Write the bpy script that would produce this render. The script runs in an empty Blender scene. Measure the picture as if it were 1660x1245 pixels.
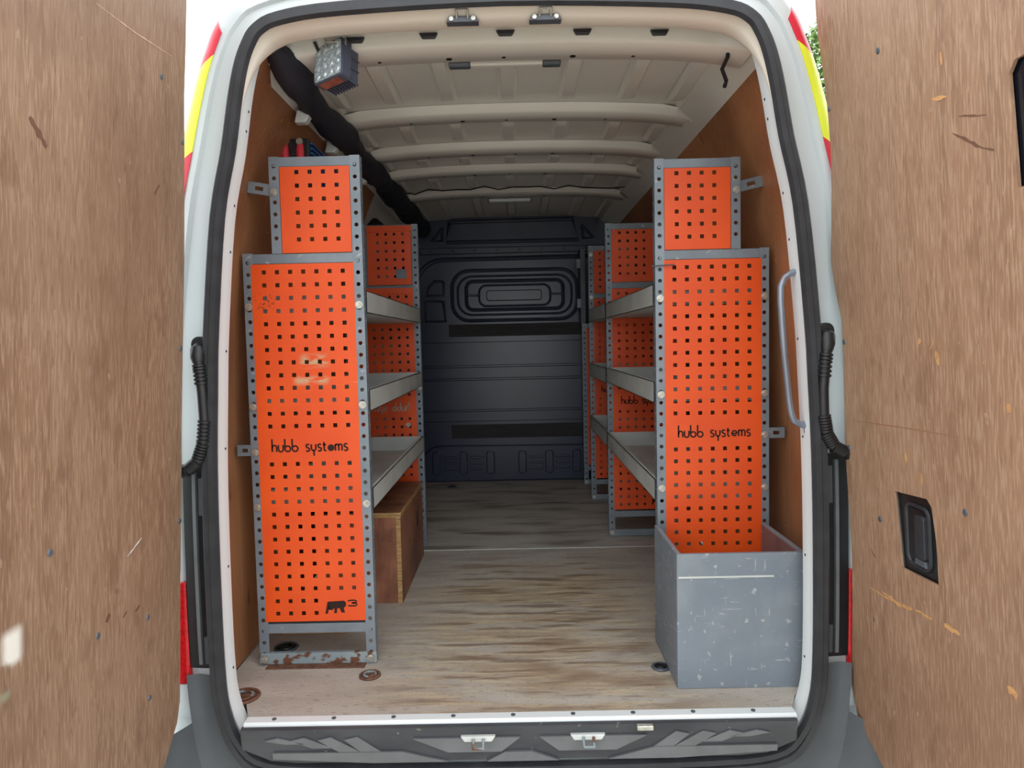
import bpy, bmesh, math, random
from mathutils import Vector, Matrix
random.seed(7)
PI = math.pi
scene = bpy.context.scene
col = scene.collection

# ------------------------------------------------------------------ camera
# van axes: X right, Y into the van, Z up; origin = middle of the load floor at the rear sill (metres)
cam_d = bpy.data.cameras.new('camera'); cam = bpy.data.objects.new('camera', cam_d); col.objects.link(cam)
cam_d.sensor_fit = 'HORIZONTAL'; cam_d.sensor_width = 36.0; cam_d.lens = 36.0 * 1150.0 / 1660.0
cam_d.clip_start = 0.02; cam_d.clip_end = 500
r_ = Vector((0.99974532, 0.00520782, -0.02195833))      # camera right in world
d_ = Vector((-0.02160456, -0.0603239, -0.99794502))     # camera down in world
f_ = Vector((-0.00652173, 0.99816527, -0.06019603))     # camera forward in world
rot = Matrix((r_, -d_, -f_)).transposed()
cam.matrix_world = Matrix.Translation((0.0, -1.88, 0.99)) @ rot.to_4x4()
scene.camera = cam

# ------------------------------------------------------------------ light: an even overcast sky
world = bpy.data.worlds.new('overcast_sky'); scene.world = world; world.use_nodes = True
bg = world.node_tree.nodes['Background']
bg.inputs[0].default_value = (0.94, 0.97, 1.0, 1); bg.inputs[1].default_value = 3.0
scene.view_settings.view_transform = 'Standard'; scene.view_settings.look = 'None'
scene.view_settings.gamma = 1.0; scene.view_settings.exposure = 0.0
scene.view_settings.use_curve_mapping = False
try:
    scene.cycles.use_denoising = True
    scene.cycles.max_bounces = 10; scene.cycles.diffuse_bounces = 7
except Exception: pass

# ------------------------------------------------------------------ materials
def lin(c):
    return tuple(((v/255)/12.92 if v/255 <= 0.04045 else ((v/255+0.055)/1.055)**2.4) for v in c) + (1,)
def mat(name, c1, c2=None, scale=(4,4,4), rough=0.5, metal=0.0, bump=0.0, bscale=None, layers=(), detail=6, lo=0.3, hi=0.7, spec=None, trans=0.0):
    m = bpy.data.materials.new(name); m.use_nodes = True
    N = m.node_tree.nodes; L = m.node_tree.links; b = N['Principled BSDF']
    b.inputs['Roughness'].default_value = rough; b.inputs['Metallic'].default_value = metal
    if spec is not None: b.inputs['Specular IOR Level'].default_value = spec
    if trans: b.inputs['Transmission Weight'].default_value = trans
    tc = N.new('ShaderNodeTexCoord')
    def noise(sc, det=6, dist=0.0):
        mp = N.new('ShaderNodeMapping'); mp.inputs['Scale'].default_value = sc
        L.new(tc.outputs['Object'], mp.inputs[0])
        n = N.new('ShaderNodeTexNoise'); n.inputs['Scale'].default_value = 1.0; n.inputs['Detail'].default_value = det
        n.inputs['Distortion'].default_value = dist
        L.new(mp.outputs[0], n.inputs[0]); return n.outputs[0]
    def ramp(src, a, bb):
        mr = N.new('ShaderNodeMapRange'); mr.interpolation_type = 'SMOOTHSTEP'
        mr.inputs[1].default_value = a; mr.inputs[2].default_value = bb
        L.new(src, mr.inputs[0]); return mr.outputs[0]
    def mth(op, a, bb=None):
        n = N.new('ShaderNodeMath'); n.operation = op
        for i, v in enumerate((a, bb)):
            if v is None: continue
            if isinstance(v, (int, float)): n.inputs[i].default_value = v
            else: L.new(v, n.inputs[i])
        return n.outputs[0]
    def mix(f, a, bb):
        n = N.new('ShaderNodeMix'); n.data_type = 'RGBA'
        L.new(f, n.inputs[0])
        for i, v in ((6, a), (7, bb)):
            if isinstance(v, tuple): n.inputs[i].default_value = v
            else: L.new(v, n.inputs[i])
        return n.outputs[2]
    cur = c1
    if c2 is not None:
        cur = mix(ramp(noise(scale, detail), lo, hi), c1, c2)
    sep = None
    for ly in layers:
        f = ramp(noise(ly['s'], ly.get('det', 5), ly.get('dist', 0.0)), ly['a'], ly['b'])
        f = mth('MULTIPLY', f, ly.get('k', 1.0))
        if 'box' in ly:                       # a stain or worn patch with its own outline (object space)
            if sep is None:
                sep = N.new('ShaderNodeSeparateXYZ'); L.new(tc.outputs['Object'], sep.inputs[0])
            cx, cy, hx, hy, soft, ax = ly['box']
            e = []
            for o_, c_, h_ in ((ax[0], cx, hx), (ax[1], cy, hy)):
                a_ = mth('ABSOLUTE', mth('SUBTRACT', sep.outputs['XYZ'.index(o_)], c_))
                e.append(ramp(a_, h_ + soft, h_ - soft) if False else mth('SUBTRACT', 1.0, ramp(a_, h_ - soft, h_ + soft)))
            f = mth('MULTIPLY', f, mth('MULTIPLY', e[0], e[1]))
        cur = mix(f, cur, ly['c'])
    if isinstance(cur, tuple): b.inputs['Base Color'].default_value = cur
    else: L.new(cur, b.inputs['Base Color'])
    if bump:
        bp = N.new('ShaderNodeBump'); bp.inputs['Strength'].default_value = bump; bp.inputs['Distance'].default_value = 0.004
        L.new(noise(bscale or scale, 5), bp.inputs['Height']); L.new(bp.outputs[0], b.inputs['Normal'])
    return m

ORANGE = lin((222, 80, 10)); ORANGE2 = lin((212, 71, 8))
scr = dict(s=(9, 9, 160), a=.70, b=.78, c=lin((250, 150, 100)), k=.5)
M_orange = mat('orange_paint', ORANGE, ORANGE2, (5,5,5), .48, layers=[scr])
M_orange_worn = mat('orange_paint_worn', ORANGE, ORANGE2, (5,5,5), .48, layers=[scr,
    dict(s=(26,26,90), a=.40, b=.54, c=lin((178,160,124)), k=.95, box=(.022, .944, .040, .014, .016, 'XZ')),
    dict(s=(18,18,90), a=.38, b=.52, c=lin((190,164,126)), k=.95, box=(.012, .884, .050, .008, .012, 'XZ')),
    dict(s=(8,8,300), a=.56, b=.64, c=lin((222,160,116)), k=.9, box=(.10, .880, .06, .008, .008, 'XZ')),
    dict(s=(90,90,90), a=.52, b=.60, c=lin((70,40,25)), k=.8, box=(-.118, 1.125, .028, .022, .016, 'XZ'))])
M_steel = mat('grey_painted_steel', lin((128,138,146)), lin((108,118,126)), (6,6,6), .42, .25, layers=[dict(s=(40,40,40), a=.66, b=.74, c=lin((180,184,184)), k=.6)])
M_steel_dark = mat('dark_grey_steel', lin((92,98,106)), lin((76,82,90)), (6,6,6), .5, .2)
M_rust = mat('rusty_steel', lin((122,136,142)), lin((140,150,152)), (9,9,9), .6, .1, layers=[dict(s=(28,28,40), a=.50, b=.58, c=lin((98,62,42)))])
M_rustfull = mat('brown_rust', lin((78,54,42)), lin((112,76,54)), (60,60,60), .9, bump=.6, bscale=(150,150,150))
M_shelf = mat('light_grey_shelf_paint', lin((196,200,196)), lin((180,184,180)), (7,7,7), .5, .05, layers=[dict(s=(60,60,60), a=.70, b=.76, c=lin((120,118,110)), k=.6)])
M_zinc = mat('zinc_bolt', lin((205,203,192)), lin((160,158,150)), (90,90,90), .35, .7)
M_hole = mat('cut_out_dark', lin((40,18,10)), None, rough=.9)
M_hole_grey = mat('cut_out_grey', lin((172,160,148)), None, rough=.9)
def door_ply(name, base, dark, light, blot, extra):
    return mat(name, base, blot, (3.2,3.2,1.6), .62, layers=[
        dict(s=(30,30,2.0), a=.42, b=.70, c=dark, k=.45),
        dict(s=(230,230,16), a=.44, b=.66, c=light, k=.65, det=3),
        dict(s=(170,170,22), a=.60, b=.70, c=dark, k=.6, det=3),
        dict(s=(16,16,9), a=.58, b=.70, c=dark, k=.45), dict(s=(1.7,1.7,2.3), a=.50, b=.68, c=dark, k=.35), dict(s=(60,60,40), a=.68, b=.74, c=light, k=.6)] + extra, bump=.12, bscale=(220,220,14))
M_doorply_l = door_ply('door_plywood_grey_brown', lin((148,118,95)), lin((112,84,63)), lin((170,142,117)), lin((136,103,79)), [
    dict(s=(10,10,12), a=.62, b=.70, c=lin((92,58,42)), k=.6, box=(-.34, .46, .10, .10, .05, 'YZ')),
    dict(s=(8,8,8), a=.36, b=.46, c=lin((232,230,220)), k=.95, box=(-.70, .485, .022, .03, .012, 'YZ')),
    dict(s=(8,8,8), a=.36, b=.52, c=lin((164,190,160)), k=.75, box=(-.69, .412, .035, .010, .010, 'YZ')),
    dict(s=(6,6,6), a=.2, b=.5, c=lin((124,84,60)), k=.6, box=(-.605, .575, .018, .03, .016, 'YZ'))])
M_doorply_r = door_ply('door_plywood_tan', lin((158,126,100)), lin((124,92,70)), lin((180,150,124)), lin((148,113,88)), [])
M_chip = mat('raw_pale_ply', lin((200,154,100)), lin((178,130,82)), (60,60,60), .8)
M_mark = mat('dark_scuff', lin((104,72,54)), None, rough=.8)
M_crease = mat('ply_crease', lin((148,108,82)), None, rough=.7)
M_wallply = mat('wall_plywood_red_brown', lin((174,120,80)), lin((142,92,60)), (10,3,1.5), .5, layers=[
    dict(s=(110,110,5), a=.45, b=.75, c=lin((190,136,94)), k=.45),
    dict(s=(7,7,5), a=.66, b=.74, c=lin((84,50,34)), k=.75),
    dict(s=(40,40,60), a=.71, b=.75, c=lin((218,160,100)), k=.8)])
M_plyedge = mat('plywood_edge', lin((190,158,104)), lin((140,104,62)), (8,8,140), .7, layers=[dict(s=(30,30,300), a=.55, b=.62, c=lin((104,74,44)), k=.6)])
M_crate = mat('crate_plywood_dark', lin((152,100,72)), lin((100,60,44)), (9,9,5), .55, layers=[dict(s=(60,60,8), a=.5, b=.75, c=lin((158,112,84)), k=.4), dict(s=(6,6,9), a=.62, b=.7, c=lin((66,38,30)), k=.7)])
def floor_mat(name, front):
    c1, c2 = (lin((184,178,168)), lin((164,157,147))) if front else (lin((192,186,177)), lin((170,164,155)))
    ly = []
    if front:
        ly = [dict(s=(1.6,8,5), a=.40, b=.56, c=lin((166,144,114)), k=.75, box=(.07, .55, .40, .62, .22, 'XY')),
              dict(s=(3.0,24,5), a=.50, b=.60, c=lin((120,98,78)), k=.85, box=(.05, .62, .40, .68, .2, 'XY')),
              dict(s=(5,50,5), a=.50, b=.60, c=lin((202,186,154)), k=.6, box=(.05, .45, .45, .6, .2, 'XY')),
              dict(s=(3,7,5), a=.46, b=.60, c=lin((116,88,66)), k=.7, box=(.22, .26, .20, .20, .14, 'XY')),
              dict(s=(30,170,5), a=.60, b=.68, c=lin((104,90,76)), k=.6, det=3)]
    else:
        ly = [dict(s=(2.4,9,5), a=.50, b=.68, c=lin((118,106,94)), k=.75), dict(s=(3,18,5), a=.60, b=.70, c=lin((92,80,70)), k=.6)]
    ly.append(dict(s=(260,260,5), a=.48, b=.62, c=lin((132,122,108)), k=.35, det=1))
    return mat(name, c1, c2, (3,9,3), .72, layers=ly, bump=.2, bscale=(260,260,40))
M_floor1 = floor_mat('floor_board_worn_tan', True); M_floor2 = floor_mat('floor_board_grey', False)
M_white = mat('white_van_paint', lin((196,203,204)), None, rough=.28)
M_whitein = mat('white_inner_flange', lin((214,220,221)), None, rough=.4)
M_cream = mat('cream_primer_header', lin((222,214,200)), None, rough=.4)
M_roof = mat('beige_roof_metal', lin((222,219,210)), lin((216,213,204)), (2,2,2), .26)
M_rubber = mat('black_rubber', lin((46,48,52)), lin((36,38,42)), (20,20,20), .5)
M_black = mat('black_plastic', lin((26,27,29)), lin((20,21,23)), (30,30,30), .45)
M_bumper = mat('dark_grey_bumper_plastic', lin((74,78,82)), lin((66,70,74)), (6,6,6), .5, bump=.1, bscale=(400,400,400))
M_scuff = mat('sill_black_plastic', lin((66,68,72)), lin((50,52,56)), (5,14,14), .38, layers=[dict(s=(50,50,50), a=.68, b=.74, c=lin((140,132,120)), k=.6)])
M_scuff_l = mat('sill_grip_grey', lin((104,106,108)), lin((92,94,96)), (12,12,12), .5)
M_bulk = mat('navy_bulkhead_plastic', lin((50,57,78)), lin((43,49,68)), (3,3,3), .30)
M_bulkdark = mat('bulkhead_black_strip', lin((44,42,42)), lin((34,32,32)), (10,10,60), .7)
M_boxgrey = mat('grey_painted_box', lin((118,128,137)), lin((104,114,124)), (3,3,3), .5, layers=[
    dict(s=(5,5,5), a=.45, b=.70, c=lin((136,144,148)), k=.6), dict(s=(45,45,45), a=.62, b=.70, c=lin((170,176,178)), k=.6), dict(s=(14,14,160), a=.66, b=.72, c=lin((180,184,186)), k=.6), dict(s=(160,160,16), a=.68, b=.73, c=lin((180,184,186)), k=.5),
    dict(s=(25,25,25), a=.72, b=.77, c=lin((150,122,92)), k=.7)])
M_boxin = mat('box_inner_ply', lin((120,92,88)), lin((98,74,72)), (8,8,4), .7)
M_red = mat('red_reflective_film', lin((208,40,62)), None, rough=.35)
M_yellow = mat('yellow_fluorescent_film', lin((222,226,60)), None, rough=.35)
M_lens = mat('red_tail_light_lens', lin((205,16,26)), lin((170,8,16)), (120,120,120), .2)
M_tube = mat('bare_steel_tube', lin((134,142,156)), lin((112,112,120)), (14,14,5), .38, .5, layers=[dict(s=(20,20,10), a=.6, b=.7, c=lin((128,96,84)), k=.6)])
M_lampbody = mat('lamp_housing_grey', lin((72,78,94)), None, rough=.5, metal=.2)
M_led = mat('led_reflector', lin((214,228,232)), lin((150,168,176)), (140,140,140), .12, .3)
M_glass = mat('dark_window', lin((24,26,34)), None, rough=.12)
M_blue = mat('inverter_blue', lin((44,92,150)), None, rough=.4, metal=.2)
M_pink = mat('terminal_red_boot', lin((216,56,72)), None, rough=.45)
M_foam = mat('black_padded_sleeve', lin((38,40,52)), lin((28,30,40)), (12,6,12), .7, bump=.5, bscale=(18,9,18))
M_ground = mat('pale_concrete', lin((186,182,172)), lin((172,168,158)), (3,3,3), .9)
M_leaf = mat('leaf_green', lin((128,158,84)), lin((88,124,58)), (1.2,1.2,1.2), .6)
M_bark = mat('bark', lin((96,82,66)), lin((66,56,46)), (8,8,2), .9)

# ------------------------------------------------------------------ mesh helpers
class MB:
    def __init__(s): s.v = []; s.f = []; s.sm = False
    def add(s, vs, fs):
        o = len(s.v); s.v += [tuple(v) for v in vs]; s.f += [tuple(i + o for i in f) for f in fs]; return s
    def box(s, x0, x1, y0, y1, z0, z1):
        return s.add([(x,y,z) for z in (z0,z1) for y in (y0,y1) for x in (x0,x1)],
                     [(0,2,3,1),(4,5,7,6),(0,1,5,4),(2,6,7,3),(0,4,6,2),(1,3,7,5)])
    def prism(s, poly, a, b, axis):        # polygon extruded between a and b along axis
        n = len(poly)
        def p(u, w, d): return {'x': (d,u,w), 'y': (u,d,w), 'z': (u,w,d)}[axis]
        return s.add([p(u,w,a) for u,w in poly] + [p(u,w,b) for u,w in poly],
                     [tuple(range(n))[::-1], tuple(range(n, 2*n))] + [(i,(i+1)%n,n+(i+1)%n,n+i) for i in range(n)])
    def tube(s, pts, r, n=10, cap=True):
        pts = [Vector(p) for p in pts]; rs = r if isinstance(r, (list, tuple)) else [r]*len(pts)
        up = Vector((0,0,1)); rings = []
        prev = None
        for i, p in enumerate(pts):
            t = (pts[min(i+1,len(pts)-1)] - pts[max(i-1,0)]).normalized()
            if prev is None:
                a = t.cross(up if abs(t.z) < .9 else Vector((1,0,0))).normalized()
            else: a = (prev - t*prev.dot(t)).normalized()
            prev = a; b = t.cross(a)
            rings.append([p + (a*math.cos(2*PI*k/n) + b*math.sin(2*PI*k/n))*rs[i] for k in range(n)])
        vs = [v for rg in rings for v in rg]; fs = []
        for i in range(len(pts)-1):
            for k in range(n): fs.append((i*n+k, i*n+(k+1)%n, (i+1)*n+(k+1)%n, (i+1)*n+k))
        if cap: fs += [tuple(range(n))[::-1], tuple((len(pts)-1)*n+k for k in range(n))]
        s.sm = True
        return s.add(vs, fs)
    def cyl(s, c, axis, r, h, n=12, r2=None):
        d = {'x': Vector((1,0,0)), 'y': Vector((0,1,0)), 'z': Vector((0,0,1))}[axis] if isinstance(axis, str) else Vector(axis).normalized()
        c = Vector(c); sm = s.sm; s.tube([c, c + d*h], [r, r if r2 is None else r2], n); s.sm = sm; return s
    def grid(s, rows, closed=False):       # rows of points -> quads
        m = len(rows[0]); vs = [p for rw in rows for p in rw]; fs = []
        for i in range(len(rows)-1):
            for k in range(m if closed else m-1):
                fs.append((i*m+k, i*m+(k+1)%m, (i+1)*m+(k+1)%m, (i+1)*m+k))
        return s.add(vs, fs)
    def ribbon(s, pts, w, d, fn):          # flat stroke along 2-D points, mapped to 3-D by fn(u, v, depth)
        n = len(pts); L = []; R = []
        for i in range(n):
            a = Vector(pts[max(i-1,0)]); b = Vector(pts[min(i+1,n-1)]); t = (b-a)
            if t.length < 1e-9: t = Vector((1,0))
            t.normalize(); q = Vector((-t.y, t.x))*w/2; p = Vector(pts[i]); L.append(p+q); R.append(p-q)
        vs = [fn(p.x,p.y,0) for p in L] + [fn(p.x,p.y,0) for p in R] + [fn(p.x,p.y,d) for p in L] + [fn(p.x,p.y,d) for p in R]
        fs = []
        for i in range(n-1):
            fs += [(i,i+1,n+i+1,n+i), (2*n+i,3*n+i,3*n+i+1,2*n+i+1), (i,2*n+i,2*n+i+1,i+1), (n+i,n+i+1,3*n+i+1,3*n+i)]
        fs += [(0,n,3*n,2*n), (n-1,3*n-1,4*n-1,2*n-1)]
        return s.add(vs, fs)
    def mesh(s, name, m, loc=(0,0,0), bevel=0.0, smooth=None):
        me = bpy.data.meshes.new(name); lx, ly, lz = loc
        me.from_pydata([(x-lx,y-ly,z-lz) for x,y,z in s.v], [], s.f)
        bm = bmesh.new(); bm.from_mesh(me)
        bmesh.ops.recalc_face_normals(bm, faces=bm.faces)
        if bevel:
            es = [e for e in bm.edges if len(e.link_faces) == 2 and e.calc_face_angle(0) > .6]
            bmesh.ops.bevel(bm, geom=es, offset=bevel, segments=2, affect='EDGES', profile=.5, clamp_overlap=True)
        bm.to_mesh(me); bm.free(); me.materials.append(m)
        if s.sm if smooth is None else smooth:
            for p in me.polygons: p.use_smooth = True
            try: me.set_sharp_from_angle(angle=.7)
            except Exception: pass
        return me
    def build(s, name, m, parent=None, bevel=0.0, smooth=None, label=None):
        loc = PLOC.get(parent.name, Vector((0,0,0))) if parent else Vector((0,0,0))
        o = bpy.data.objects.new(name, s.mesh(name, m, loc, bevel, smooth)); col.objects.link(o)
        if parent: o.parent = parent
        PLOC[o.name] = loc
        if label: o['label'] = label
        return o
PLOC = {}                                  # where a parent's local origin stands in the world
def thing(name, label, cat, loc=(0,0,0), group=None):
    o = bpy.data.objects.new(name, None); col.objects.link(o); o.location = loc; o.empty_display_size = .05
    PLOC[o.name] = Vector(loc); o['label'] = label; o['category'] = cat
    if group: o['group'] = group
    return o
def tag(o, label, cat, group=None):
    o['label'] = label; o['category'] = cat
    if group: o['group'] = group
    return o
def struct(o, label=None, cat=None):
    o['kind'] = 'structure'
    if label: o['label'] = label
    if cat: o['category'] = cat
    return o
def inst(name, me, loc, parent):           # another object on shared mesh data
    o = bpy.data.objects.new(name, me); col.objects.link(o); o.parent = parent
    o.location = Vector(loc) - PLOC[parent.name]; return o
def lerp(a, b, t): return a + (b-a)*t
def interp(tab, x):
    if x <= tab[0][0]: return tab[0][1]
    for (a, va), (b, vb) in zip(tab, tab[1:]):
        if x <= b: return lerp(va, vb, (x-a)/(b-a))
    return tab[-1][1]
def arc(cx, cz, r, a0, a1, n=8, rz=None):
    return [(cx + r*math.cos(math.radians(lerp(a0,a1,i/n))), cz + (rz or r)*math.sin(math.radians(lerp(a0,a1,i/n)))) for i in range(n+1)]
def rrect(x0, x1, z0, z1, r, n=5):
    return arc(x1-r,z1-r,r,0,90,n) + arc(x0+r,z1-r,r,90,180,n) + arc(x0+r,z0+r,r,180,270,n) + arc(x1-r,z0+r,r,270,360,n)

# ------------------------------------------------------------------ rear aperture profile (right half, about X0)
X0 = -0.012
PROF = [((0,-.125),(0,-.46)), ((.45,-.12),(.62,-.46)), ((.66,-.105),(.90,-.42)), ((.735,-.055),(.965,-.25)), ((.770,.03),(.985,0)),
        ((.780,.15),(.988,.18)), ((.780,.42),(.988,.44)), ((.775,.67),(.983,.69)), ((.765,.87),(.972,.89)), ((.755,1.03),(.958,1.05)),
        ((.726,1.32),(.912,1.34)), ((.690,1.49),(.872,1.515)), ((.668,1.62),(.848,1.60)), ((.650,1.70),(.822,1.69)), ((.630,1.75),(.795,1.765)),
        ((.605,1.782),(.760,1.84)), ((.55,1.803),(.69,1.91)), ((.40,1.820),(.48,1.955)), ((0,1.832),(0,1.985))]
def cr(p0, p1, p2, p3, t):
    return tuple(.5*((2*b)+(-a+c)*t+(2*a-5*b+4*c-d)*t*t+(-a+3*b-3*c+d)*t**3) for a,b,c,d in zip(p0,p1,p2,p3))
NP = len(PROF)
def prof(s, t):                            # s: 0 bottom middle .. NP-1 top middle; t: 0 seal .. 1 body outline
    i = min(int(s), NP-2); u = s - i
    g = lambda j: (lerp(PROF[j][0][0],PROF[j][1][0],t), lerp(PROF[j][0][1],PROF[j][1][1],t))
    def gg(j):
        if j < 0: x, z = g(-j); return (-x, z)
        if j > NP-1: x, z = g(2*(NP-1)-j); return (-x, z)
        return g(j)
    return cr(gg(i-1), gg(i), gg(i+1), gg(i+2), u)
def s_at_z(z, t):
    lo, hi = 3.0, NP-2.0
    for _ in range(40):
        m = (lo+hi)/2
        if prof(m, t)[1] < z: lo = m
        else: hi = m
    return lo
BODY_Y = [(0,-.040),(.10,-.030),(.17,-.022),(.22,-.004),(.42,.0),(.56,.004),(.60,-.006),(.80,.0),(.90,.014),(.97,.032),(1,.06)]
def body_pt(s, t, side, off=0.0):
    x, z = prof(s, t); y = interp(BODY_Y, t)
    return (X0 + side*x, y - off, z)
SS = [i*.25 for i in range((NP-1)*4+1)]
def ring(t, y):
    a = [prof(s, t) for s in SS]
    return [(X0+x, y, z) for x, z in a] + [(X0-x, y, z) for x, z in a[-2:0:-1]]

# ------------------------------------------------------------------ ground, far tree
struct(MB().add([(-60,-60,-.66),(60,-60,-.66),(60,60,-.66),(-60,60,-.66)], [(0,1,2,3)]).build('ground', M_ground), 'pale concrete ground around the van', 'ground')

# ------------------------------------------------------------------ load floor
FO = [(-.735,-.045),(.712,-.045),(.745,.02),(.80,.06),(.868,.16),(.878,.23)]
FB = [(-.878,.23),(-.83,.12),(-.78,.05),(-.765,.02)]
fl = struct(MB().prism(FO+[(.878,3.2),(-.878,3.2)]+FB, -.06, -.018, 'z').build('floor', M_floor2), 'load floor of the van', 'floor')
MB().prism(FO+[(.876,1.452),(-.876,1.452)]+FB, -.018, 0, 'z').build('board', M_floor1, fl, 0, label='worn tan floor board at the rear')
MB().box(-.875,.875,1.458,3.15,-.018,-.001).build('board', M_floor2, fl, .002, label='grey floor board towards the bulkhead')
MB().box(-.875,.875,1.449,1.461,-.004,.0025).build('joint_strip', M_shelf, fl, .001)
tr = struct(MB().prism([(-.082,-.016),(-.082,.0),(-.077,.005),(-.050,.006),(-.046,.001),(-.046,-.016)], -.735, .712, 'x').build('trim_1', M_whitein), 'white edging strip along the sill', 'trim')
for k in range(9):
    MB().cyl((-.66+k*.158,-.064,.004),'z',.006,.004,8).build('screw', M_steel_dark, tr)

# ------------------------------------------------------------------ side walls (plywood lining)
WALL = [(0,.882),(.4,.880),(.8,.874),(1.1,.852),(1.3,.826),(1.46,.798),(1.6,.758),(1.72,.708),(1.80,.668)]
ZS = [0,.1,.2,.35,.5,.65,.8,.95,1.1,1.2,1.3,1.4,1.46,1.53,1.6,1.66,1.72,1.76,1.80]
def ap_half(z):
    return prof(s_at_z(z, 0.0), 0.0)[0]
def wall_pt(side, y, z, off=0.0):
    w = interp(WALL, z); a = ap_half(min(max(z,.02),1.76)) + .004
    k = min(max((y-.012)/(.20 if side < 0 else .11),0),1)
    return (side*(lerp(a, w, k)+off) + X0*(1-k), y, z)
for side, nm, lab in ((-1,'wall_left','red brown plywood lining on the left wall'), (1,'wall_right','red brown plywood lining on the right wall')):
    m = MB(); ys = [.012,.05,.08,.13,.18,.23,.5,1.0,1.5,1.75] + ([2.2,2.7,3.15] if side > 0 else [])
    for o in (0.0, .009):
        m.grid([[wall_pt(side, y, z, o) for z in ZS] for y in ys])
    w = struct(m.build(nm, M_wallply, smooth=True), lab, 'wall')
    # body metal behind the lining, closes the shell
    m = MB(); m.grid([[wall_pt(side, y, z, .035) for z in ZS] + [(side*.69,y,1.84),(side*.60,y,1.90)] for y in (.03,.3,1.2,2.0,3.2)])
    m.build('outer_skin', M_roof, w, smooth=True)
    if side < 0:
        m = MB()
        m.grid([[wall_pt(-1, y, z, .012) for z in ZS] for y in (1.62,2.4,3.16)]).build('metal_panel', M_roof, w, smooth=True)
# window of the sliding door in the left wall
def wl(y, z, off): return wall_pt(-1, y, z, off)
m = MB(); path = rrect(1.86, 3.02, 1.02, 1.64, .12, 6)
pts = [wl(y,z,.0) for y,z in path]; m.tube(pts+[pts[0]], .026, 8, False)
win = struct(m.build('window_1', M_rubber, smooth=True), 'dark window with black gasket in the left side', 'window')
m = MB(); c = wl(2.44,1.33,.010); m.add([c]+[wl(y,z,.010) for y,z in path], [(0,i+1,(i+1)%len(path)+1) for i in range(len(path))])
m.build('pane', M_glass, win)
m = MB(); m.add([wl(2.0,1.56,-.012),wl(2.08,1.58,-.012),wl(2.75,1.40,-.012),wl(2.75,1.34,-.012),wl(2.0,1.56,-.004),wl(2.08,1.58,-.004),wl(2.75,1.40,-.004),wl(2.75,1.34,-.004)],
      [(0,1,2,3),(7,6,5,4),(0,4,5,1),(1,5,6,2),(2,6,7,3),(3,7,4,0)]).build('brace', M_roof, win)

# ------------------------------------------------------------------ ceiling
def roof_z(x): return 1.860 - .022*(abs(x)/.62)**2.4 - (max(abs(x)-.60,0)*.9)
m = MB(); xs = [-.70+i*.05 for i in range(29)]
for o in (0,.012): m.grid([[(x,y,roof_z(x)+o) for x in xs] for y in (.06,.8,1.6,2.4,3.2)])
ceil = struct(m.build('ceiling', M_roof, smooth=True), 'ribbed beige metal roof of the load space', 'ceiling')
def bow(y0, y1, z):
    m = MB(); n = 24; rows = []
    for i in range(n+1):
        x = lerp(-.665,.665,i/n); e = (abs(x)/.665)**6
        zz = z - .016*(abs(x)/.62)**2 - .020*e; top = roof_z(x) - .001
        rows.append([(x,y0-.012,top),(x,y0-.002,zz+.006),(x,y0+.006,zz),(x,y1-.006,zz),(x,y1+.002,zz+.006),(x,y1+.012,top)])
    m.grid(rows); b = m.build('roof_bow', M_roof, ceil, smooth=True)
    return b
BOWS = [(.118,.24,1.804),(.78,.89,1.826),(1.27,1.39,1.828),(1.67,1.78,1.83),(2.21,2.34,1.832)]
for y0, y1, z in BOWS:
    b = bow(y0, y1, z)
    for k in range(7):
        x = -.54 + k*.18 + random.uniform(-.02,.02)
        MB().cyl((x,y1-.03,z-.016*(abs(x)/.62)**2-.0012),'z',.006 if k % 2 else .009,.002,10).build('hole', M_black, b)
for x in (-.42,-.22,-.01,.20,.41):  # dark blocks standing in for the shaded gaps at the swage ends
    MB().prism([(x-.026,1.836-.02*(abs(x)/.62)**2),(x+.026,1.836-.02*(abs(x)/.62)**2),(x+.018,1.822-.02*(abs(x)/.62)**2),(x-.018,1.822-.02*(abs(x)/.62)**2)], .102, .125, 'y').build('swage_end_shade', M_rubber, ceil, .003)
edges = [.02] + [v for p in BOWS for v in (p[0]-.02,p[1]+.02)] + [3.12]
for j in range(0, len(edges), 2):
    a, c = edges[j]+.03, edges[j+1]-.03
    if c - a < .08: continue
    for x in (-.60,-.42,-.22,-.01,.20,.41,.59):
        rows = []
        for i in range(9):
            y = lerp(a, c, i/8); e = 1-abs(2*i/8-1)**8
            rows.append([(x+dx, y, roof_z(x) - .001 - h*e) for dx, h in ((-.034,0),(-.026,.004),(-.020,.016),(.020,.016),(.026,.004),(.034,0))])
        MB().grid(rows).build('swage', M_roof, ceil, smooth=True)
# slim lamp and cable on the bows
t = thing('interior_lamp', 'slim interior lamp with dark end caps on the rearmost roof bow', 'lamp', (-.01,.33,1.80))
MB().prism([(.322,1.832),(.326,1.826),(.344,1.826),(.348,1.832),(.348,1.858),(.322,1.858)], -.12, .10, 'x').build('diffuser', M_roof, t, .002)
for x0, x1 in ((-.185,-.12),(.10,.155)):
    MB().prism([(.318,1.832),(.323,1.823),(.347,1.823),(.352,1.832),(.352,1.858),(.318,1.858)], x0, x1, 'x').build('end_cap', M_steel_dark, t, .004)
t = thing('strip_lamp', 'white strip lamp on the front roof bow near the bulkhead', 'lamp', (-.02,2.37,1.80))
MB().box(-.14,.105,2.352,2.385,1.812,1.83).build('diffuser', M_whitein, t, .004)
for x in (-.146,.105): MB().box(x,x+.006,2.35,2.387,1.81,1.832).build('end_cap', M_steel_dark, t, .001)
pts = [(-.62+i*.0775, 2.10+.03*math.sin(i*1.9), 1.845-.012*abs(math.sin(i*1.55))-.018*(abs(-.62+i*.0775)/.62)**2) for i in range(17)]
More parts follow.
